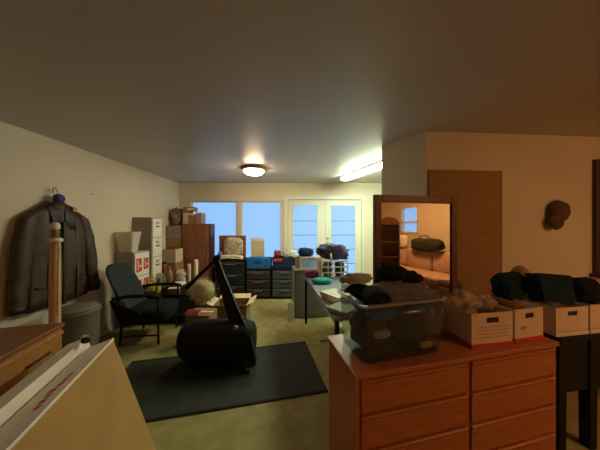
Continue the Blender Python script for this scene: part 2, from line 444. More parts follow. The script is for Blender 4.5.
# dark cap lying on the pile
t = thing('brimmed_hat', 'black brimmed hat lying on the pile before the mirror', 'hat', in_tote(.345, .235, TH+.088), TA)
MB().blob((0, 0, .02), (.105, .075, .05), 4, .12, 2, .9).build('crown', M_blackfab, t, True)
MB().sheet(lambda u, v: (.06+.11*u, (v-.5)*.14*(1-.45*u*u), .035-.02*(2*v-1)**2-.01*u), 8, 8, .008).build('brim', M_blackfab, t, True)
o = MB().blob((0, 0, 0), (.07, .045, .028), 14, .3, 3, .7).build('black_glove', M_blackfab, None, True, in_tote(.46, .20, TH+.075), TA)
tag(o, 'small black crumpled glove lying beneath the black hat', 'glove')

# ------------------------------------------------------------------ file boxes
def file_box(label, p, rz, w, d, h, style, group='open white file boxes'):
    t = thing('file_box', label, 'box', p, rz, group)
    k = .004
    MB().b2(0, w, 0, d, 0, k).build('base', M_bank, t)
    MB().b2(0, k, 0, d, k, h).build('side', M_bank, t)
    MB().b2(w-k, w, 0, d, k, h).build('side', M_bank, t)
    MB().b2(k, w-k, d-k, d, k, h).build('back', M_bank, t)
    # front with a real handle slot
    s0, s1, z0, z1 = w*.36, w*.66, h*.70, h*.86
    fr = MB().b2(k, s0, 0, k, k, h).b2(s1, w-k, 0, k, k, h).b2(s0, s1, 0, k, k, z0).b2(s0, s1, 0, k, z1, h)
    f = fr.build('front', M_bank, t)
    MB().b2(s0-.008, s1+.008, .006, .010, z0-.008, z1+.008).build('slot_shade', M_gapshade, t)  # dark sheet behind the opening, paints the shaded inside of the box
    if style in (1, 2):
        MB().b2(-.003, w+.003, -.004, 0, .0, .022).build('red_band', M_red, t)
        MB().b2(-.004, 0, 0, d, 0, .022).build('red_band', M_red, t)
    if style == 1:
        for q in range(4): MB().b2(w*.12, w*.9, -.0015, 0, h*(.28+.10*q), h*(.28+.10*q)+.003).build('printed_line', mat('faint_print', (.36, .20, .13), .8), f)
    if style == 2:
        fp = mat('faint_print', (.36, .20, .13), .8)
        MB().tube([(w*.20, -.001, h*.42), (w*.30, -.001, h*.47), (w*.34, -.001, h*.40), (w*.24, -.001, h*.37), (w*.20, -.001, h*.42)], .003, 5).build('printed_mark', fp, f)
        MB().b2(w*.36, w*.50, -.0015, 0, h*.42, h*.44).build('printed_mark', fp, f)
    if style in (3, 4):
        MB().b2(-.003, w+.003, -.003, 0, 0, h*.16).build('lower_band', M_whitebox, t)
        MB().b2(0, w, -.0042, -.003, h*.155, h*.165).build('printed_line', M_ink, f)
    return t
b1 = Vector((1.000, 1.282, DH))
file_box('open white file box with red band and printed lines beside the tote', b1, R(9), .285, .27, .20, 1)
b2_ = Vector((1.315, 1.345, DH))
file_box('open white file box with small printed mark at the dresser end', b2_, R(13), .235, .26, .20, 2)

# plastic bags in and behind box 1
def bag(label, c, r, sd, cat='bag', m_=None):
    o = MB().blob((0, 0, 0), r, sd, .55, 2.6, .85, 30, 18).build('plastic_bag', m_ or M_bag, None, True, c)
    return tag(o, label, cat, 'crumpled plastic bags')
bag('crumpled translucent plastic bag standing up in the red banded file box', (1.06, 1.44, .99), (.085, .075, .075), 3)
bag('loose translucent plastic bag between the tote and the red banded box', (.890, 1.475, .872), (.085, .07, .078), 9)
bag('small rosy plastic bag at the right of the red banded box', (1.21, 1.45, .985), (.055, .05, .05), 12)
bag('clear puffed plastic bag in front of the mirror bottom', (.80, 1.49, 1.02), (.07, .045, .06), 17)
o = MB().blob((0, 0, 0), (.06, .055, .045), 21, .3, 2.6, .7).build('brown_cloth', mat('rose_brown_cloth', (.19, .085, .045), .9, .25, 10), None, True, (1.195, 1.435, .88))
tag(o, 'rose brown bundled cloth beneath the small rosy bag', 'cloth')
fold('brown_fabric_heap', 'rose brown fabric heaped in the box with printed mark', mat('rose_brown_cloth', (.19, .085, .045)), (1.405, 1.49, .955), .20, .20, .04, .02, 5, -.1, R(13))

# dark table right of the dresser, boxes on it
TT = .772
tA = R(9)
tq = Vector((1.66, 1.40))
t = thing('black_table', 'black table with deep apron and legs right of the dresser', 'table', (tq.x, tq.y, 0), tA)
MB().b2(0, 1.2, 0, .42, TT-.03, TT, bev=.006).build('tabletop', M_deskdk, t)
MB().b2(.03, 1.17, .03, .05, .40, TT-.03).build('front_apron', M_deskdk, t)
MB().b2(.03, 1.17, .37, .39, .55, TT-.03).build('back_apron', M_deskdk, t)
MB().b2(.03, .05, .05, .37, .40, TT-.03).build('side_apron', M_deskdk, t)
for x, y in ((.02, .02), (.28, .02), (1.12, .02), (.02, .34), (1.12, .34)):
    MB().loft([[(x+s*k, y+s2*k, z) for s, s2 in ((0, 0), (1, 0), (1, 1), (0, 1))] for z, k in ((0, .055), (TT-.03, .065))]).build('leg', M_deskdk, t)
def on_table(x, y, z=0): p = tq + rot2((x, y), tA); return Vector((p.x, p.y, TT + z))
file_box('open white file box with black slot holding dark teal folders', on_table(.01, .03), tA, .268, .30, .185, 3)
file_box('white file box at the right edge on black table', on_table(.295, .03), tA, .268, .30, .19, 4)
# dark teal folded things
t = thing('teal_blanket', 'dark teal bundled blanket left of the dark green binder', 'blanket', on_table(-.045, .265, .145), tA)
MB().blob((0, 0, .13), (.13, .06, .095), 2, .2, 2.2, .7).build('bundle', M_teal, t, True)
MB().blob((-.05, -.06, .08), (.07, .03, .05), 7, .3, 2.4, .75).build('loose_fold', M_teal, t, True)
t = thing('binder', 'large dark green binder standing in the slotted file box', 'binder', on_table(.165, .15, .215), tA+R(2))
rt = Euler((R(-14), R(6), 0))
M3 = rt.to_matrix()
MB().box(M3 @ Vector((0, -.045, .06)), (.30, .008, .19), rt, .003).build('cover', M_teal, t)
MB().box(M3 @ Vector((0, .035, .06)), (.30, .008, .19), rt, .003).build('cover', M_teal, t)
MB().box(M3 @ Vector((-.146, -.005, .06)), (.008, .075, .19), rt).build('spine', M_teal, t)
MB().box(M3 @ Vector((.004, -.005, .055)), (.29, .066, .175), rt).build('page_block', M_paper, t)
MB().box(M3 @ Vector((0, -.005, .153)), (.30, .088, .006), rt, .002).build('dark_flap', M_teal, t)
o = MB().blob((0, 0, 0), (.075, .05, .12), 31, .10, 2, .9).build('brown_bundle', mat('tan_bundle_cloth', (.30, .16, .075), .9), None, True, on_table(.20, .37, .275))
tag(o, 'rounded tan bundle peeking over the dark green binder', 'bundle')
t = thing('black_jacket', 'black bundled jacket in the file box at the right edge', 'jacket', on_table(.46, .18, .165), tA)
MB().blob((0, 0, .08), (.115, .09, .085), 9, .25, 2.2, .7).build('bundle', M_blackfab, t, True)
MB().blob((-.04, -.07, .10), (.07, .035, .03), 12, .3, 2.4, .75).build('sleeve', M_blackfab, t, True)

# ------------------------------------------------------------------ right wall: board, hanging cap, dark frame
p = on_right(428, 170, .0)
t = thing('brown_board', 'tall plain brown board against the right wall behind the mirror', 'board', (p.x, p.y, 0), WR_ANG)
q = on_right(500, 171)
bw = math.hypot(q.x-p.x, q.y-p.y)
MB().b2(0, bw, -.022, -.002, .0, p.z).build('panel', M_cork, t)
MB().b2(bw-.012, bw, -.024, -.022, .0, p.z).build('edge_strip', M_carton, t)
p = on_right(553, 214, .04)
t = thing('hanging_hat', 'dark brown rounded hat hanging alone on the right wall', 'hat', p, WR_ANG)
MB().blob((.015, 0, .025), (.108, .05, .115), 3, .10, 2.2, .95).build('crown', M_hat, t, True)
MB().blob((-.035, -.01, -.085), (.08, .035, .075), 5, .15, 2.0, .95).build('flap', M_hat, t, True)
MB().tube([(.01, .038, .16), (.01, .03, .12)], .004, 6).build('hook', M_chrome, t)
p = on_right(592, 160); q = on_right(592, 273)
t = thing('wall_panel_frame', 'tall dark wooden frame with ledge at right edge of wall', 'frame', (p.x, p.y, 0), WR_ANG)
MB().b2(0, .075, -.035, -.001, q.z, p.z, bev=.004).build('frame_stile', M_dark, t)
MB().b2(.62, .695, -.035, -.001, q.z, p.z, bev=.004).build('frame_stile', M_dark, t)
MB().b2(.075, .62, -.035, -.001, p.z-.075, p.z, bev=.004).build('frame_rail', M_dark, t)
MB().b2(.075, .62, -.015, -.001, q.z, p.z-.075).build('panel', mat('red_brown_panel', (.10, .035, .015), .5), t)
MB().b2(-.04, .735, -.09, -.001, q.z-.035, q.z, bev=.004).build('ledge', M_dark, t)

# ------------------------------------------------------------------ floor mat
c0, c1, c2 = onz(310, 342, 0), onz(328, 392, 0), onz(150, 422, 0)
ux = (c1 - c2).normalized(); uy = Vector((-ux.y, ux.x, 0))
ma = math.atan2(ux.y, ux.x)
wid, dep = 1.95, .86
t = thing('floor_mat', 'black rubber exercise mat on the carpet', 'mat', (c1.x, c1.y, 0), ma)
MB().b2(-wid, 0, 0, dep, .001, .010, bev=.003).build('mat_sheet', M_mat, t)
for y in (.0, dep-.02): MB().b2(-wid, 0, y, y+.02, .010, .012).build('edge_binding', M_black, t)

# ------------------------------------------------------------------ exercise machine
t = thing('exercise_machine', 'black exercise machine with rounded housing and slanted mast on mat', 'exercise machine', (-.88, 2.36, .012), R(2))
def hood(z): pass
rings = []
for x, k in ((-.415, .28), (-.405, .52), (-.38, .74), (-.325, .91), (-.24, 1.0), (.15, 1.0), (.30, .95), (.37, .84), (.395, .6)):
    ring = []
    for i in range(20):
        a = 2*math.pi*i/20
        cx, sx = math.copysign(abs(math.cos(a))**.85, math.cos(a)), math.copysign(abs(math.sin(a))**.85, math.sin(a))
        ring.append((x, .02 + .17*k*cx, .245 + .215*k*sx))
    rings.append(ring)
MB().loft(rings).build('housing', M_black, t, True)
MB().b2(-.24, .24, .19, .62, .05, .11, bev=.01).build('deck', M_black, t)
MB().b2(-.19, .19, .20, .61, .11, .114).build('walking_belt', M_blackfab, t)
# mast: a blade that tapers upwards, leaning left and back
mast = MB(); 
for_m = [((.385, -.10, .08), .07, .035), ((.31, -.08, .32), .11, .035), ((.165, .04, .56), .085, .03), ((-.03, .24, .88), .060, .028), ((-.125, .33, 1.09), .030, .025)]
mast.loft([[(c[0]-w, c[1]-d, c[2]), (c[0]+w*.6, c[1]-d, c[2]), (c[0]+w*.6, c[1]+d, c[2]), (c[0]-w, c[1]+d, c[2])] for c, w, d in for_m]).build('mast', M_black, t)
ed = [Vector((c[0]+w*.6+.003, c[1]-d, c[2])) for c, w, d in for_m]
MB().tube(ed, .005, 6).build('mast_edge_trim', mat('grey_edge_trim', (.12, .13, .14), .4), t)
MB().tube([(-.125, .33, 1.085), (-.26, .35, .95), (-.40, .37, .82), (-.50, .38, .72)], [.018, .020, .022, .022], 10).build('handlebar', M_black, t, True)
MB().tube([(-.42, .372, .80), (-.51, .382, .71)], [.028, .028], 10).build('hand_grip', M_blackfab, t, True)
MB().box((-.125, .33, 1.09), (.09, .06, .05), Euler((R(30), R(-25), 0)), .01).build('console', M_black, t)
MB().lathe([(.001, -.02), (.018, -.02), (.024, -.01), (.024, .01), (.018, .02), (.001, .02)], (.21, -.08, .42), 14, Euler((R(90), 0, 0))).build('adjuster_knob', M_grey, t, True)
for x in (-.34, .385):
    MB().lathe([(.001, -.022), (.03, -.022), (.036, -.014), (.036, .014), (.03, .022), (.001, .022)], (x, -.02 if x > 0 else .1, .036), 18, Euler((0, R(90), 0))).build('wheel', M_black, t, True)
for x in (-.2, .15): MB().b2(x-.03, x+.03, -.10, .10, 0, .05, bev=.006).build('foot', M_black, t)

# ------------------------------------------------------------------ leaning boxes and wooden chest, foreground left
hz = Vector((.943, .334, 0)); ue = Vector((-.334, .943, 0))
def leaning(name, label, cat, ptop, length, thick, ztop, run, m_face, m_edge, print_=False):
    """flat carton leaning to the left; ptop = far upper right corner"""
    w = Vector((-hz.x*run, -hz.y*run, ztop)); Lh = w.length; w.normalize()
    n = ue.cross(w).normalized()
    if n.x < 0: n = -n           # out towards the room
    base = ptop - w * Lh
    zlift = (thick * abs(n.z))
    t = thing(name, label, cat, (0, 0, 0))
    t.location = base
    inv = Vector(base)
    def P(a, b, c): return ue*(-a) + w*b - n*c      # a along towards camera, b up, c into thickness
    def slab(a0, a1, b0, b1, cc0, cc1):
        return MB().loft([[P(a0, b0, c), P(a1, b0, c), P(a1, b1, c), P(a0, b1, c)] for c in (cc0, cc1)])
    k = .004
    slab(0, length, 0, Lh-k, 0, k).build('front_face', m_face, t)
    slab(0, length, 0, Lh-k, thick-k, thick).build('back_face', m_face, t)
    slab(0, length, Lh-k, Lh, 0, thick).build('top_edge', m_edge, t)
    slab(-.002, k, 0, Lh-k, k, thick-k).build('end_edge', m_edge, t)
    slab(length-k, length, 0, Lh-k, k, thick-k).build('end_edge', m_edge, t)
    slab(0, length, 0, k, k, thick-k).build('bottom_edge', m_edge, t)
    if print_:
        slab(-.003, length, Lh-.012, Lh+.001, -.003, 0).build('edge_tape', m_edge, t)
        rr = random.Random(4)
        for q in range(7):
            a = .30 + q*.034
            c0 = .035 + .006*rr.random(); 
            slab(a, a+.022, Lh, Lh+.0012, c0, c0+.018+.018*rr.random()).build('red_lettering', M_red, t)
    return t
leaning('flat_carton', 'large flat brown carton with white edges and red print leaning in front', 'carton', Vector((-1.157, 1.36, .80)), 1.30, .125, .795, .24, M_card, M_whitebox, True)
leaning('white_carton', 'plain white flat box leaning between brown carton and wooden chest', 'box', Vector((-1.322, 1.365, .803)), 1.30, .095, .798, .24, M_whitebox, M_whitebox)
# small dark clip with white ribbon on top of the panels
t = thing('ribbon_clip', 'small black clip with white ribbon on the far end of cartons', 'clip', onz(86, 343, .806))
MB().blob((0, 0, .018), (.022, .018, .018), 2, .2, 2).build('clip_body', M_ink, t, True)
for k in range(5):
    a = R(20 + 35*k)
    MB().tube([(0, 0, .025), (.02*math.cos(a), 0, .025+.02*math.sin(a)), (.03*math.cos(a), -.004, .025+.03*math.sin(a))], [.002, .004, .001], 5).build('ribbon_loop', M_white, t)
# wooden chest
ca = math.atan2(-.39, .10)
t = thing('wooden_chest', 'brown and orange oak chest by the pale wooden post', 'chest', (-1.574, 1.474, 0), ca)
# local +x runs towards the camera along the visible side, local -y runs to the left wall
MB().b2(-.0, .95, -.95, .0, .822, .85, bev=.005).build('top', M_chesttop, t)
MB().b2(.012, .94, -.94, -.012, .60, .822).build('upper_body', M_chest, t)
MB().b2(.02, .93, -.93, -.02, 0.0, .585).build('lower_body', M_chest, t)
MB().b2(.004, .945, -.945, -.004, .775, .800, bev=.004).build('moulding', M_chest, t)
MB().b2(.008, .942, -.942, -.008, .585, .60, bev=.002).build('moulding', M_chesttop, t)
MB().b2(.10, .26, -.012, -.002, .70, .715, bev=.003).build('handle', M_dark, t)

# pale post
pp = ony(55, 330, 1.72)
t = thing('wooden_post', 'pale wooden post with white knob in front of the coat', 'post', (pp.x, pp.y, 0))
MB().lathe([(.035, 0), (.035, .70), (.034, .75), (.032, 1.34), (.030, 1.365)], n=20).build('shaft', M_post, t, True)
MB().lathe([(.032, 1.365), (.045, 1.37), (.046, 1.385), (.040, 1.395), (.022, 1.40)], n=20).build('collar', M_whitebox, t, True)
MB().lathe([(.020, 1.40), (.024, 1.415), (.016, 1.43), (.026, 1.445), (.018, 1.46)], n=20).build('neck', M_jug, t, True)
MB().lathe([(.018, 1.46), (.029, 1.472), (.031, 1.49), (.025, 1.512), (.010, 1.522), (.001, 1.523)], n=20).build('knob', M_whitebox, t, True)
MB().tube([(.038, -.014, 1.38), (.050, -.018, 1.32), (.042, -.018, 1.2), (.043, -.02, 1.0), (.040, -.02, .8)], .003, 6).build('cord', M_jug, t)

# grey bin behind
t = thing('waste_bin', 'grey plastic waste bin against the left wall under the coat', 'bin', (-2.30, 2.27, 0))
MB().lathe([(.15, 0), (.175, .36), (.18, .60), (.19, .61), (.19, .63), (.17, .63), (.165, .36), (.14, .02)], n=28).build('body', M_greybin, t, True)
MB().lathe([(.175, .63), (.18, .64), (.165, .655), (.09, .67), (.001, .675)], n=28).build('lid', M_greybin, t, True)

# ------------------------------------------------------------------ leather coat on the left wall
HY = 2.385
t = thing('leather_coat', 'brown leather coat hanging from a hook on the left wall', 'coat', (-2.69, HY, .55))
rings = []
for z, y0, y1, dx in ((.11, -.30, .31, .11), (.22, -.295, .305, .12), (.40, -.28, .29, .12), (.65, -.265, .275, .12), (.86, -.26, .27, .115), (.99, -.265, .265, .105), (1.08, -.22, .225, .10), (1.15, -.14, .14, .09), (1.20, -.08, .08, .08)):
    ring = []
    for i in range(40):
        a = 2*math.pi*i/40
        cy = (y0+y1)/2 + (y1-y0)/2*math.copysign(abs(math.cos(a))**.8, math.cos(a))
        cx = .01 + dx*.5 + dx*.5*math.copysign(abs(math.sin(a))**.7, math.sin(a))
        if math.sin(a) > 0: cx += .030*noise.noise(Vector((cy*10, z*2.2, 1.))) + .008*math.sin(cy*40+z*4)*(1.1-z)
        ring.append((cx, cy, z))
    rings.append(ring)
MB().loft(rings).build('body', M_leather, t, True)
for s, ys in ((-1, [-.17, -.245, -.29, -.32, -.345, -.36]), (1, [.17, .265, .325, .36, .385, .40])):
    spec_ = [(.055, ys[0], 1.10, .05), (.060, ys[1], 1.02, .072), (.066, ys[2], .80, .078), (.072, ys[3], .55, .074), (.078, ys[4], .32, .068), (.082, ys[5], .14, .062)]
    rings = []
    for i in range(len(spec_)-1):
        for k in range(4):
            f = k/4; c = [spec_[i][j]*(1-f)+spec_[i+1][j]*f for j in range(4)]
            rings.append([(c[0]+.048*math.sin(2*math.pi*q/18) + .010*noise.noise(Vector((q*.7, c[2]*7, s))), c[1]+c[3]*math.cos(2*math.pi*q/18) + .008*noise.noise(Vector((c[2]*9, q*.5, s*3))), c[2]) for q in range(18)])
    c = spec_[-1]; rings.append([(c[0]+.048*math.sin(2*math.pi*q/18), c[1]+c[3]*math.cos(2*math.pi*q/18), c[2]) for q in range(18)])
    sl = MB().loft(rings).build('sleeve', M_leather, t, True)
    MB().loft([[(.082+.050*math.sin(2*math.pi*q/18), ys[5]+.065*math.cos(2*math.pi*q/18), z) for q in range(18)] for z in (.135, .19)]).build('cuff', M_leather2, sl, True)
for s in (-1, 1):
    MB().sheet(lambda u, v, s=s: (.085+.045*math.sin(v*2.6)+.01*u, s*(.015+.13*u*(1-.45*v)), 1.20-.27*v-.05*u), 8, 10, .012).build('collar', M_leather2, t, True)
MB().b2(.120, .140, -.012, .012, .09, .98, bev=.004).build('front_placket', M_leather2, t)
for s in (-1, 1):
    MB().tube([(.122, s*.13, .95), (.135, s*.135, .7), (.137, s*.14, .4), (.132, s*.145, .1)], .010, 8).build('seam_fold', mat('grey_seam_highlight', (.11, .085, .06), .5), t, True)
    MB().b2(.12, .145, s*.20-.05, s*.20+.05, .32, .335, bev=.004).build('pocket_welt', M_leather2, t)
MB().blob((.075, 0, 1.235), (.045, .05, .055), 3, .12, 2, 1.0).build('lining', M_blue, t, True)
MB().tube([(.075, 0, 1.24), (.07, -.01, 1.32), (.04, -.01, 1.355), (.012, 0, 1.34), (.012, 0, 1.30)], .006, 8).build('hanger_hook', M_chrome, t, True)
MB().b2(.125, .130, .10, .14, 1.10, 1.15).build('neck_tag', mat('amber_tag', (.50, .25, .05), .7), t)
t = thing('wall_nail', 'tiny nail in the left wall right of the coat', 'nail', ony(91, 194, 2.70*220/209))
t.location.x = XL
MB().lathe([(.003, 0), (.003, .02), (.009, .021), (.009, .024), (.001, .025)], n=10, rot=Euler((0, R(90), 0))).build('nail_head', M_grey, t)

# ------------------------------------------------------------------ filing cabinets on the left wall
def cabinet(label, x1, y0, y1, z1, nd, m_side, m_front, cards):
    t = thing('filing_cabinet', label, 'filing cabinet', (XL+.015, y0, 0))
    w, d = x1-(XL+.015), y1-y0
    MB().b2(0, w-.02, 0, d, .0, z1, bev=.004).build('body', m_side, t)
    for k in range(nd):
        za, zb = .03+(z1-.04)*k/nd, .03+(z1-.04)*(k+1)/nd-.012
        dr = MB().b2(w-.02, w, .008, d-.008, za, zb, bev=.003).build('drawer', m_front, t)
        if not cards:
            MB().b2(w, w+.022, d*.35, d*.65, zb-.14, zb-.115, bev=.004).build('handle', M_grey, dr)
            MB().b2(w, w+.004, d*.36, d*.64, zb-.09, zb-.05).build('label_holder', M_greige, dr)
    return t, w, d
t, w, d = cabinet('low white fronted cabinet with red printed panels beside the armchair', -2.405, 3.20, 3.52, 1.10, 3, M_greige, M_white, True)
for (y0, z0, hh_) in ((.035, .80, .20), (.185, .82, .17), (.035, .52, .16), (.185, .50, .18)):
    pn = MB().b2(w, w+.003, y0, y0+.105, z0, z0+hh_).build('red_panel', M_red, t)
    MB().b2(w+.003, w+.005, y0+.022, y0+.038, z0+.03, z0+hh_-.03).build('white_mark', M_white, pn)
    MB().b2(w+.003, w+.005, y0+.055, y0+.09, z0+hh_*.35, z0+hh_*.5).build('white_mark', M_white, pn)
cabinet('tall white fronted filing cabinet behind the one with red panels', -2.375, 3.54, 3.79, 1.625, 5, M_greige, M_white, False)
t = thing('frosted_bin', 'frosted plastic bin standing on the low filing cabinet', 'bin', (-2.55, 3.27, 1.101))
MB().loft([rrect(-.10, .10, -.065, .065, 0, .03), rrect(-.132, .132, -.10, .10, .285, .03), rrect(-.126, .126, -.094, .094, .285, .03), rrect(-.095, .095, -.06, .06, .006, .03)]).build('body', M_frost, t)
a_ = rrect(-.138, .138, -.106, .106, .285, .03); b_ = rrect(-.124, .124, -.092, .092, .285, .03)
MB().loft([a_, [(x, y, z+.012) for x, y, z in a_], [(x, y, z+.012) for x, y, z in b_], b_, a_], cap=False).build('rim', M_frost, t)

# ------------------------------------------------------------------ armchair (office chair) left
t = thing('armchair', 'dark armchair with reclined grey green back beside the low table', 'chair', (-2.00, 2.96, 0), R(5))
MB().blob((0, 0, .345), (.28, .255, .105), 2, .03, 2, .4).build('seat', M_blackfab, t, True)
rings = []
for f, hw_ in ((0, .17), (.06, .21), (.3, .235), (.6, .24), (.85, .22), (.95, .18), (1., .12)):
    cx, cz = -.20-.27*f, .43+.55*f; ring = []
    for i in range(20):
        a = 2*math.pi*i/20
        ring.append((cx + .035*math.copysign(abs(math.sin(a))**.7, math.sin(a)) + .03*(math.cos(a))**2, hw_*math.copysign(abs(math.cos(a))**.8, math.cos(a)), cz))
    rings.append(ring)
MB().loft(rings).build('backrest', M_chairfab, t, True)
for s_ in (-1, 1):
    ar = MB().tube([(-.30, s_*.265, .60), (-.12, s_*.275, .63), (.16, s_*.275, .635), (.26, s_*.27, .61)], [.018, .022, .024, .018], 10).build('armrest', M_black, t, True)
    MB().tube([(.22, s_*.27, .62), (.23, s_*.265, .50), (.20, s_*.25, .40)], .015, 8).build('arm_bracket', M_black, ar, True)
    MB().tube([(-.30, s_*.22, .70), (-.20, s_*.24, .42), (-.10, s_*.24, .37)], .016, 8).build('back_bracket', M_black, t, True)
    MB().prism([(-.34, s_*.255-.012, .58), (.02, s_*.255-.012, .42), (.05, s_*.255-.012, .28), (-.20, s_*.255-.012, .26)], (0, .024, 0)).build('side_panel', M_blackfab, t)
    for x in (-.22, .20):
        MB().tube([(x, s_*.22, .30), (x*1.08, s_*.235, .01)], [.016, .013], 8).build('leg', M_black, t, True)
    MB().tube([(-.22, s_*.225, .12), (.20, s_*.225, .12)], .010, 8).build('stretcher', M_black, t, True)
# flattened cardboard on the floor below
o = MB().box((0, 0, .006), (.30, .40, .006)).build('cardboard_sheet', M_card, None, False, (-2.03, 2.96, -.002), R(0))
tag(o, 'flat brown cardboard sheet on the carpet under the dark armchair', 'cardboard')

# ------------------------------------------------------------------ low black table and its clutter
LZ = .45
t = thing('low_table', 'low black table crowded with jars beside the filing cabinets', 'table', (-2.36, 3.32, 0))
MB().b2(0, .85, 0, .68, LZ-.035, LZ, bev=.006).build('tabletop', M_deskdk, t)
MB().b2(.03, .82, .03, .65, .10, .125).build('lower_shelf', M_deskdk, t)
for x, y in ((.02, .02), (.34, .02), (.76, .02), (.02, .59), (.76, .59)): MB().b2(x, x+.07, y, y+.07, 0, LZ-.035).build('leg', M_deskdk, t)
MB().b2(.22, .82, .002, .012, .12, LZ-.035).build('hanging_cloth', mat('dark_blue_grey_cloth', (.05, .055, .075), .9), t)
def lt(px, y): return Vector(((px-300)/F*y, y, LZ))
def jar(name, label, cat, p, r, h, m_, lid=None, group=None, prof=None):
    t = thing(name, label, cat, p, 0, group)
    MB().lathe(prof or [(r*.85, 0), (r, h*.1), (r, h*.9), (r*.93, h), (r*.8, h), (r*.8, h*.2), (.001, h*.15)], n=18).build('body', m_, t, True)
    if lid: MB().lathe([(r*.96, h), (r*.98, h*1.08), (r*.6, h*1.12), (.001, h*1.13)], n=18).build('lid', lid, t, True)
    return t
jar('pencil_cup', 'yellow green cup at front left of the low table', 'cup', lt(149.5, 3.40), .038, .17, M_ylw, None, 'yellow green cups')
jar('pencil_cup', 'yellow green cup nearest the white folded card', 'cup', lt(153, 3.48), .038, .20, M_ylw, None, 'yellow green cups')
jar('pencil_cup', 'short yellow green cup right of the taller two', 'cup', lt(158, 3.39), .036, .13, M_ylw, None, 'yellow green cups')
t = thing('folded_card', 'white folded card standing behind the yellow green cups', 'card', lt(160, 3.60), R(0))
MB().box((0, -.03, .13), (.11, .003, .26), Euler((R(-10), 0, 0))).build('card_leaf', M_white, t)
MB().box((0, .03, .13), (.11, .003, .26), Euler((R(10), 0, 0))).build('card_leaf', M_white, t)
MB().box((0, -.034, .14), (.05, .002, .09), Euler((R(-10), 0, 0))).build('printed_picture', M_slate, t)
jar('violet_vase', 'small greyish violet vase beside the brown jug', 'vase', lt(163, 3.68), .04, .20, mat('violet_grey_glaze', (.18, .14, .20), .4))
jar('brown_jug', 'tall brown jug with black stopper on the low table', 'jug', lt(169, 3.80), .075, .33, M_jug, None, None,
    [(.06, 0), (.078, .05), (.085, .15), (.075, .22), (.035, .28), (.03, .32), (.036, .33), (.02, .34), (.001, .34)])
bj = jar('slim_bottle', 'slim brown bottle with black cap left of the brown jug', 'bottle', lt(164.5, 3.90), .03, .36, M_jug, M_ink)
t = thing('serving_bowl', 'dark olive oval bowl on the middle of the low table', 'bowl', lt(176, 3.56))
MB().lathe([(.06, 0), (.13, .05), (.165, .10), (.158, .10), (.12, .055), (.001, .02)], n=26).build('bowl_body', M_olive, t, True)
MB().blob((.04, 0, .105), (.10, .08, .025), 4, .3, 3).build('napkin', M_paper, t, True)
t = thing('red_brown_box', 'small red brown box at the front of the low table', 'box', lt(174, 3.365), R(8))
MB().b2(-.075, .075, -.04, .04, 0, .075, bev=.003).build('body', mat('red_brown_card', (.24, .09, .06), .7), t)
MB().b2(-.077, .077, -.042, .042, .075, .09, bev=.002).build('lid', M_paper, t)
o = MB().blob((0, 0, .14), (.09, .08, .12), 7, .35, 2.4, .85).build('crumpled_bag', M_paper, None, True, lt(182, 3.86))
tag(o, 'crumpled pale paper bag behind the olive bowl', 'bag')
t = thing('paper_stack', 'stack of white papers at right end of the low table', 'papers', lt(196, 3.56), R(4))
for k in range(4): MB().box((.004*k, -.003*k, .01+.02*k), (.17, .24, .018), Euler((0, 0, R(5*k-8)))).build('sheet_bundle', M_paper, t)
jar('paper_roll', 'tall white paper roll standing against the brown cabinet', 'roll', lt(196, 3.93), .035, .43, M_paper, None, 'paper rolls')
jar('paper_roll', 'short pale paper roll left of the tall one', 'roll', lt(189, 3.84), .03, .37, M_cream, None, 'paper rolls')

# straw disc, red book and open carton on the floor
sp = ony(203, 291, 2.90)
t = thing('straw_basket', 'round shaggy straw basket standing on edge behind the exercise machine', 'basket', (sp.x, sp.y, .40))
rx = Euler((R(82), 0, R(8)))
MB().lathe([(.001, .0), (.07, .0), (.11, -.03), (.145, -.02), (.15, .02), (.13, .06), (.06, .09), (.001, .09)], (0, 0, .235), 28, rx).build('bowl', M_straw, t, True)
MB().lathe([(.001, -.006), (.06, -.006), (.075, -.002), (.06, .002)], (0, -.012, .235), 20, rx).build('centre', M_strawd, t, True)
rr = random.Random(8); fr = MB()
for k in range(110):
    a = 2*math.pi*k/110 + rr.random()*.1; r0, r1 = .125, .160 + .055*rr.random()
    p = Vector((r0*math.cos(a), .0, .235+r0*math.sin(a))); q = Vector((r1*math.cos(a+.15), -.02*rr.random(), .235+r1*math.sin(a+.15)))
    fr.tube([p, q], [.006, .002], 5)
fo = fr.build('straw_fringe', M_straw, t); fo['kind'] = 'stuff'
t = thing('side_crate', 'brown carton carrying the straw basket beside the low table', 'carton', (sp.x-.16, sp.y-.14, 0))
MB().b2(0, .30, 0, .27, 0, .36, bev=.004).build('body', M_carton, t)
MB().b2(.0, .30, .12, .15, .36, .362).build('tape', M_paper, t)
t = thing('red_book', 'flat red book lying on the brown carton below straw basket', 'book', (sp.x-.10, sp.y-.11, .362), R(6))
MB().b2(-.07, .10, -.02, .10, 0, .006).build('cover', M_red, t)
MB().b2(-.07, .10, -.02, .10, .026, .032).build('cover', M_red, t)
MB().b2(-.065, .095, -.017, .097, .006, .026).build('page_block', M_paper, t)
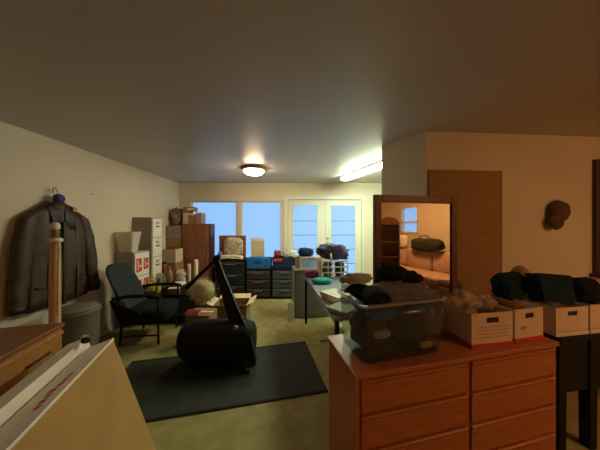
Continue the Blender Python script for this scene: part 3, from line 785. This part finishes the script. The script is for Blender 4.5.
def carton(label, p, rz, w, d, h, m_, flaps=True, name='carton', group=None):
    t = thing(name, label, 'carton', p, rz, group); k = .005
    MB().b2(0, w, 0, d, 0, k).build('base', m_, t)
    for a in ((0, w, 0, k), (0, w, d-k, d), (0, k, k, d-k), (w-k, w, k, d-k)): MB().b2(*a, k, h).build('side', m_, t)
    if flaps is None:
        MB().blob((w/2, d/2, h*.93), (w*.42, d*.42, .05), 4, .3, 2.5, .7).build('contents', M_hat, t, True)
    elif flaps:
        for (c, sz, ro) in (((w/2, -.05, h+.02), (w, .115, .004), Euler((R(-22), 0, 0))), ((w/2, d+.05, h+.02), (w, .115, .004), Euler((R(22), 0, 0))),
                            ((-.05, d/2, h+.02), (.115, d, .004), Euler((0, R(22), 0))), ((w+.05, d/2, h+.02), (.115, d, .004), Euler((0, R(-22), 0)))):
            MB().box(c, sz, ro).build('flap', M_cream, t)
    else:
        MB().b2(0, w, 0, d, h, h+.004).build('top', m_, t)
        MB().b2(0, w, d/2-.025, d/2+.025, h+.004, h+.005).build('tape', M_cream, t)
    return t
carton('open brown carton with pale flaps behind the exercise machine', (-1.30, 3.26, 0), R(3), .50, .34, .30, M_carton)

# ------------------------------------------------------------------ corner stack, brown cabinet
t = thing('brown_cabinet', 'tall brown wooden cabinet in front of the left window', 'cabinet', (-2.37, 4.42, 0))
MB().b2(0, .54, .0, .24, 0, 1.525, bev=.004).build('body', M_brown, t)
MB().b2(.01, .269, -.016, 0, .06, 1.50, bev=.003).build('door', M_brown, t)
MB().b2(.275, .53, -.016, 0, .06, 1.50, bev=.003).build('door', M_brown, t)
MB().b2(.54, .565, .0, .24, .0, 1.525).build('side_edge', M_dark, t)
for x in (.255, .30): MB().lathe([(.008, 0), (.006, .012), (.013, .02), (.001, .028)], (x, -.016, .8), 10, Euler((R(90), 0, 0))).build('knob', M_dark, t, True)
carton('lowest brown carton of the stack in the corner', (-2.68, 4.40, 0), 0, .30, .44, .72, M_carton, False, group='corner carton stack')
carton('second brown carton from the floor in the corner stack', (-2.68, 4.42, .727), 0, .30, .42, .50, M_carton, False, group='corner carton stack')
carton('upper greyish carton of the stack in the corner', (-2.67, 4.42, 1.234), 0, .29, .40, .25, mat('grey_brown_carton', (.26, .22, .20), .8), False, group='corner carton stack')
o = MB().blob((0, 0, .17), (.13, .15, .18), 5, .3, 2.4, .7, floor=0).build('brown_bundle', mat('brown_patched_bundle', (.18, .10, .06), .9, .5, 9, col2=(.40, .30, .22)), None, True, (-2.54, 4.62, 1.492))
tag(o, 'brown patched bundle topping the corner carton stack', 'bundle')
for i, (x, w_, h_, m_, lab) in enumerate(((-2.365, .11, .22, M_cream, 'cream small box on the brown cabinet by the bundle'), (-2.245, .13, .17, M_carton, 'brown small box in the middle on the brown cabinet'), (-2.105, .115, .20, mat('mauve_card', (.30, .22, .26), .8), 'mauve small box at the right on the brown cabinet'))):
    t = thing('small_box', lab, 'box', (x, 4.44, 1.526), R(0), 'small boxes on the brown cabinet')
    MB().b2(0, w_, 0, .2, 0, h_, bev=.003).build('body', m_, t)
    MB().b2(-.003, w_+.003, -.003, .203, h_, h_+.03, bev=.002).build('lid', M_cream if i != 0 else M_carton, t)
t = thing('small_box', 'flat brown box lying across the small boxes on brown cabinet', 'box', (-2.36, 4.44, 1.777), R(0), 'small boxes on the brown cabinet')
MB().b2(0, .21, 0, .19, 0, .09, bev=.003).build('body', M_carton, t)
MB().b2(.08, .2, -.002, 0, .02, .07).build('paper_label', M_paper, t)
# cream open carton before the stack, on a lower carton
carton('tall brown carton standing under the open cream carton', (-2.55, 4.03, 0), 0, .27, .28, .80, M_carton, False, group='cartons near the corner')
carton('open cream carton near the corner left of brown cabinet', (-2.54, 4.05, .807), R(0), .25, .25, .24, M_cream, None, group='cartons near the corner')
# brown panel right of the cabinet
t = thing('wooden_board', 'brown wooden board standing behind the floral cushion', 'board', (-1.765, 4.80, 0))
MB().b2(0, .58, 0, .04, 0, 1.27, bev=.004).build('board', M_brown, t)
MB().b2(0, .58, -.012, 0, 1.20, 1.27, bev=.003).build('top_rail', M_brown, t)

# ------------------------------------------------------------------ drawer units along the back wall
def drawer_unit(label, x0, x1, z1, nd, m_, m_h):
    t = thing('drawer_unit', label, 'drawers', (x0, 4.44, 0), 0, 'drawer units under the windows')
    w = x1-x0
    MB().b2(0, w, .02, .34, .03, z1, bev=.008).build('body', M_black, t)
    for k in range(nd):
        za = .05+(z1-.09)*k/nd; zb = .05+(z1-.09)*(k+1)/nd-.02
        dr = MB().b2(.02, w-.02, 0, .022, za, zb, bev=.008).build('drawer', m_, t)
        MB().b2(w*.32, w*.68, -.02, 0, zb-.045, zb-.03, bev=.004).build('handle', m_h, dr)
        MB().b2(.03, w-.03, -.006, 0, zb-.012, zb-.004).build('drawer_lip', m_h, dr)
    for x in (.03, w-.06):
        MB().b2(x, x+.03, .05, .30, 0, .03).build('foot', M_black, t)
M_hnd = mat('smoky_handle', (.16, .17, .19), .35)
drawer_unit('tall black drawer unit under the floral cushion', -1.70, -1.12, .80, 3, M_drawer, M_hnd)
drawer_unit('brownish black drawer unit under the blue fabric', -1.10, -.59, .62, 3, M_drawer2, M_hnd)
drawer_unit('slate fronted drawer unit next to the grey cabinet', -.575, -.045, .63, 3, M_drawer3, M_hnd)
t = thing('floral_cushion', 'floral cushion leaning on the tall black drawer unit', 'cushion', (-1.40, 4.62, .83))
MB().blob((0, 0, .21), (.20, .07, .20), 3, .10, 1.8, .6).build('cover', M_floral, t, True)
MB().tube([(.20*math.copysign(abs(math.cos(a))**.6, math.cos(a)), 0, .21+.20*math.copysign(abs(math.sin(a))**.6, math.sin(a))) for a in [2*math.pi*k/32 for k in range(33)]], .006, 6).build('piping', M_cream, t, True)
fold('white_towels', 'folded white towels in front of the floral cushion', M_paper, (-1.40, 4.51, .815), .46, .11, .07, .008, 4, 0, 0, 'towel')
o = MB().blob((0, 0, .07), (.045, .06, .075), 6, .3, 2.4).build('blue_grey_bundle', mat('blue_grey_cloth', (.16, .20, .30), .9), None, True, (-1.66, 4.60, .81))
tag(o, 'blue grey cloth bundle left of the floral cushion', 'cloth')
t = thing('blue_bin', 'bright blue fabric bin on the brownish drawer unit', 'bin', (-1.09, 4.46, .622))
MB().loft([rrect(0, .49, 0, .30, 0), rrect(-.005, .495, -.005, .305, .19), rrect(.01, .48, .01, .29, .19), rrect(.01, .48, .01, .29, .02)]).build('body', M_bluefab, t)
MB().b2(.18, .30, -.012, -.006, .11, .125).build('handle', M_navy, t)
MB().blob((.25, .15, .17), (.21, .12, .04), 5, .2, 2.5, .7).build('blue_lining', M_bluefab, t, True)
t = thing('cream_board', 'cream board leaning against the window behind blue bin', 'board', (-1.08, 4.855, .55))
MB().b2(0, .29, 0, .02, 0, .65).build('board', M_cream, t)
MB().b2(-.008, .298, -.006, 0, .60, .66).build('edge_trim', M_white, t)
t = thing('dark_bin', 'dark navy bin on the slate drawer unit', 'bin', (-.56, 4.46, .632))
MB().loft([rrect(0, .50, 0, .28, 0), rrect(-.005, .505, -.005, .285, .20), rrect(.01, .49, .01, .27, .20), rrect(.01, .49, .01, .27, .02)]).build('body', M_navy, t)
MB().b2(.03, .20, -.013, -.005, .13, .19).build('red_label', M_red, t)
for i, (x, r_, m_, lab) in enumerate(((-.47, (.072, .09, .07), mat('dark_red_cloth', (.22, .05, .07), .9), 'dark red cloth heaped in the left of navy bin'),
                                     (-.305, (.072, .09, .09), M_floral, 'patterned cloth heaped in the middle of navy bin'),
                                     (-.145, (.07, .09, .08), M_paper, 'white cloth heaped in the right of navy bin'))):
    o = MB().blob((0, 0, 0), r_, 11+i, .35, 2.6, .7).build('cloth_bundle', m_, None, True, (x, 4.60, .895))
    tag(o, lab, 'cloth', 'cloths in the navy bin')

# ------------------------------------------------------------------ right desk area behind the dresser
t = thing('grey_cabinet', 'grey metal cabinet at the far end of the desk', 'cabinet', (-.085, 3.52, 0), R(8))
MB().b2(0, .62, .0, .42, 0, .752, bev=.004).build('body', M_grey, t)
MB().b2(-.01, .63, -.012, .43, .752, .772, bev=.003).build('top', mat('dark_grey_enamel', (.10, .10, .10), .4), t)
MB().b2(.02, .60, -.008, 0, .03, .73).build('front_panel', M_grey, t)
o = MB().box((0, 0, .14), (.10, .008, .28), Euler((R(-8), 0, 0))).build('paper_board', M_white, None, False, (-.14, 3.44, 0), R(5))
tag(o, 'small white board leaning beside the grey cabinet', 'board')
DKA = R(8)
dq = Vector((.052, 3.38))
t = thing('work_desk', 'blue grey desk running from grey cabinet towards the dresser', 'desk', (dq.x, dq.y, 0), R(8)-math.pi/2)
# local +x runs towards the camera, local +y runs right
DL, DWD, DZ = 1.62, .62, .75
MB().b2(0, DL, 0, DWD, DZ-.03, DZ, bev=.004).build('desktop', M_desk, t)
MB().b2(.02, DL-.02, -.002, .006, DZ-.045, DZ-.03).build('edge_strip', M_chrome, t)
for x in (.02, DL-.06):
    for y in (.02, DWD-.05): MB().b2(x, x+.03, y, y+.03, 0, DZ-.03).build('leg', M_black, t)
MB().b2(.05, DL-.06, DWD-.04, DWD-.025, .30, DZ-.03).build('modesty_panel', M_grey, t)
MB().b2(.9, .93, .05, DWD-.05, .18, .21).build('stretcher', M_chrome, t)
def on_desk(px, py, z=DZ): return onz(px, py, z)
# framed picture on the cabinet
t = thing('framed_picture', 'pink white framed blue picture standing on the grey cabinet', 'picture', (.0, 3.60, .773), R(4))
w_, h_ = .36, .20
for a in ((0, w_, 0, .022), (0, w_, h_-.022, h_)): MB().b2(a[0], a[1], 0, .02, a[2], a[3]).build('frame_rail', M_pink, t)
for x in (0, w_-.022): MB().b2(x, x+.022, 0, .02, .022, h_-.022).build('frame_stile', M_pink, t)
MB().b2(.02, w_-.02, .006, .014, .02, h_-.02).build('picture', M_screen, t)
MB().b2(.15, .20, .02, .09, 0, .01).build('stand', M_pink, t)
carton('brown carton behind the framed picture on the grey cabinet', (-.06, 3.72, .773), R(8), .30, .18, .18, M_carton, False)
o = MB().blob((0, 0, .065), (.13, .085, .075), 15, .25, 2.2, .7, floor=0).build('navy_pouch', M_navy, None, True, (.10, 3.83, .96))
tag(o, 'dark navy pouch behind the framed picture', 'pouch')
# white wire crate with bag
cp = on_desk(321.5, 279); 
t = thing('wire_crate', 'white grid crate on the desk under the purple bag', 'crate', (cp.x, cp.y, DZ), R(4))
CW, CD, CH = .37, .24, .25
for k in range(5):
    x = CW*k/4
    for y in (0, CD): MB().b2(x-.006, x+.006, y-.004, y+.004, 0, CH).build('upright_bar', M_white, t)
for k in range(4):
    z = .008 + (CH-.016)*k/3
    for y in (0, CD): MB().b2(-.006, CW+.006, y-.005, y+.005, z-.008, z+.008).build('cross_bar', M_white, t)
    for x in (0, CW): MB().b2(x-.005, x+.005, .005, CD-.005, z-.008, z+.008).build('side_bar', M_white, t)
MB().b2(0, CW, 0, CD, 0, .006).build('base', M_white, t)
MB().b2(-.03, -.008, 0, CD, 0, CH).build('end_panel', M_sofa, t)
for i, (x, m_, lab) in enumerate(((.095, M_slate, 'grey cloth in the left half of the white crate'), (.27, M_purple, 'purple cloth in the right half of the white crate'))):
    o = MB().blob((0, 0, .11), (.066, .08, .105), 40+i, .12, 2.2, .6, floor=0).build('cloth_bundle', m_, None, True, Vector((cp.x, cp.y, DZ+.007)) + Vector((x, .125, 0)))
    tag(o, lab, 'cloth', 'cloths in the white crate')
t = thing('purple_bag', 'dark purple bag slumped over the white grid crate', 'bag', (cp.x+.17, cp.y+.13, DZ+CH+.01), R(4))
MB().blob((0, 0, .10), (.205, .15, .105), 6, .45, 2.3, .7, floor=0).build('bag_body', M_purple, t, True)
MB().tube([(-.06, -.16, .10), (-.05, -.165, .02), (-.05, -.16, -.03)], .014, 8).build('pale_strap', M_paper, t, True)
# things on the desk
c = on_desk(321, 282); o = MB().blob((0, 0, .03), (.12, .07, .035), 50, .35, 3, .75, floor=0).build('turquoise_cloth', M_turq, None, True, (c.x, c.y-.06, DZ+.002)); tag(o, 'turquoise crumpled cloth at the far end of the desk', 'cloth')
c = on_desk(313.5, 277); o = MB().blob((0, 0, .04), (.10, .06, .05), 52, .3, 3, .75, floor=0).build('magenta_cloth', M_magenta, None, True, (c.x-.03, c.y, DZ+.002)); tag(o, 'magenta crumpled cloth beside the white crate', 'cloth')
for i, (px, py, w_, d_, n_, m_, lab) in enumerate(((332, 300, .20, .26, 5, M_paper, 'pile of cream papers on the desk behind the tote'), (338, 312, .17, .2, 3, M_pale, 'pile of sage papers on the desk nearest the tote'))):
    c = on_desk(px, py)
    t = thing('paper_pile', lab, 'papers', (c.x+.04, c.y, DZ), R(-60+20*i))
    for k in range(n_): MB().box((.006*math.sin(k*3), .006*math.cos(k*5), .008+.014*k), (d_, w_, .013), Euler((0, 0, R(6*math.sin(k*2.1))))).build('sheet_bundle', m_, t)
o = MB().blob((0, 0, .05), (.13, .10, .06), 55, .3, 2.8, .75, floor=0).build('sage_cloth', M_pale, None, True, (.62, 2.52, DZ+.002)); tag(o, 'pale sage cloth on the desk right of the white crate', 'cloth')

# ------------------------------------------------------------------ room behind, as the mirror shows it
t = thing('sofa', 'pale rose sofa seen in the mirror under the small window', 'sofa', (3.66, -2.1, 0))
MB().b2(.05, .86, .0, 2.5, .08, .30, bev=.02).build('base', M_sofa, t)
for k in range(3): MB().b2(.0, .62, .22+.69*k, .90+.69*k, .30, .47, bev=.05).build('seat_cushion', M_sofa, t, True)
for k in range(3): MB().b2(.55, .80, .22+.69*k, .90+.69*k, .45, .92, bev=.06).build('back_cushion', M_sofa, t, True)
MB().b2(.76, .88, .0, 2.5, .30, .86, bev=.03).build('back_frame', M_sofa, t, True)
for y in (0, 2.29): MB().b2(.02, .86, y, y+.21, .30, .66, bev=.06).build('armrest', M_sofa, t, True)
for x in (.08, .80):
    for y in (.04, 2.42): MB().b2(x, x+.05, y, y+.05, 0, .08).build('foot', M_dark, t)
t = thing('dark_duffel', 'dark green duffel bag lying along the sofa back in mirror', 'bag', (4.20, -.62, .925))
MB().blob((0, 0, .13), (.13, .38, .14), 8, .12, 2, .6, floor=0).build('bag_body', mat('dark_olive_canvas', (.03, .032, .018), .9), t, True)
MB().tube([(-.05, -.16, .24), (-.05, -.1, .32), (-.05, .06, .33), (-.05, .12, .25)], .012, 8).build('carry_handle', M_black, t, True)
o = MB().blob((0, 0, .15), (.09, .20, .17), 9, .1, 2, .6, floor=0).build('white_pillow', M_whitebox, None, True, (4.25, -1.36, .925)); tag(o, 'pale pillow on the sofa back below the mirrored window', 'pillow')
t = thing('tall_shelf', 'narrow brown shelf with arched top seen left in the mirror', 'shelf', (3.10, -.99, 0), R(45))
for x in (0, .40): MB().b2(x, x+.025, -.16, .16, 0, 1.5, bev=.003).build('side_panel', M_brown, t)
for z in (.1, .45, .80, 1.12, 1.42): MB().b2(.025, .40, -.15, .15, z, z+.025).build('shelf_board', M_brown, t)
MB().loft([[(.2125+.2125*math.cos(R(a)), y, 1.5+.17*math.sin(R(a))) for a in range(0, 181, 12)] for y in (-.16, .16)]).build('arched_top', M_brown, t)
MB().b2(.025, .40, -.012, .0, .1, 1.5).build('back_panel', M_chesttop, t)
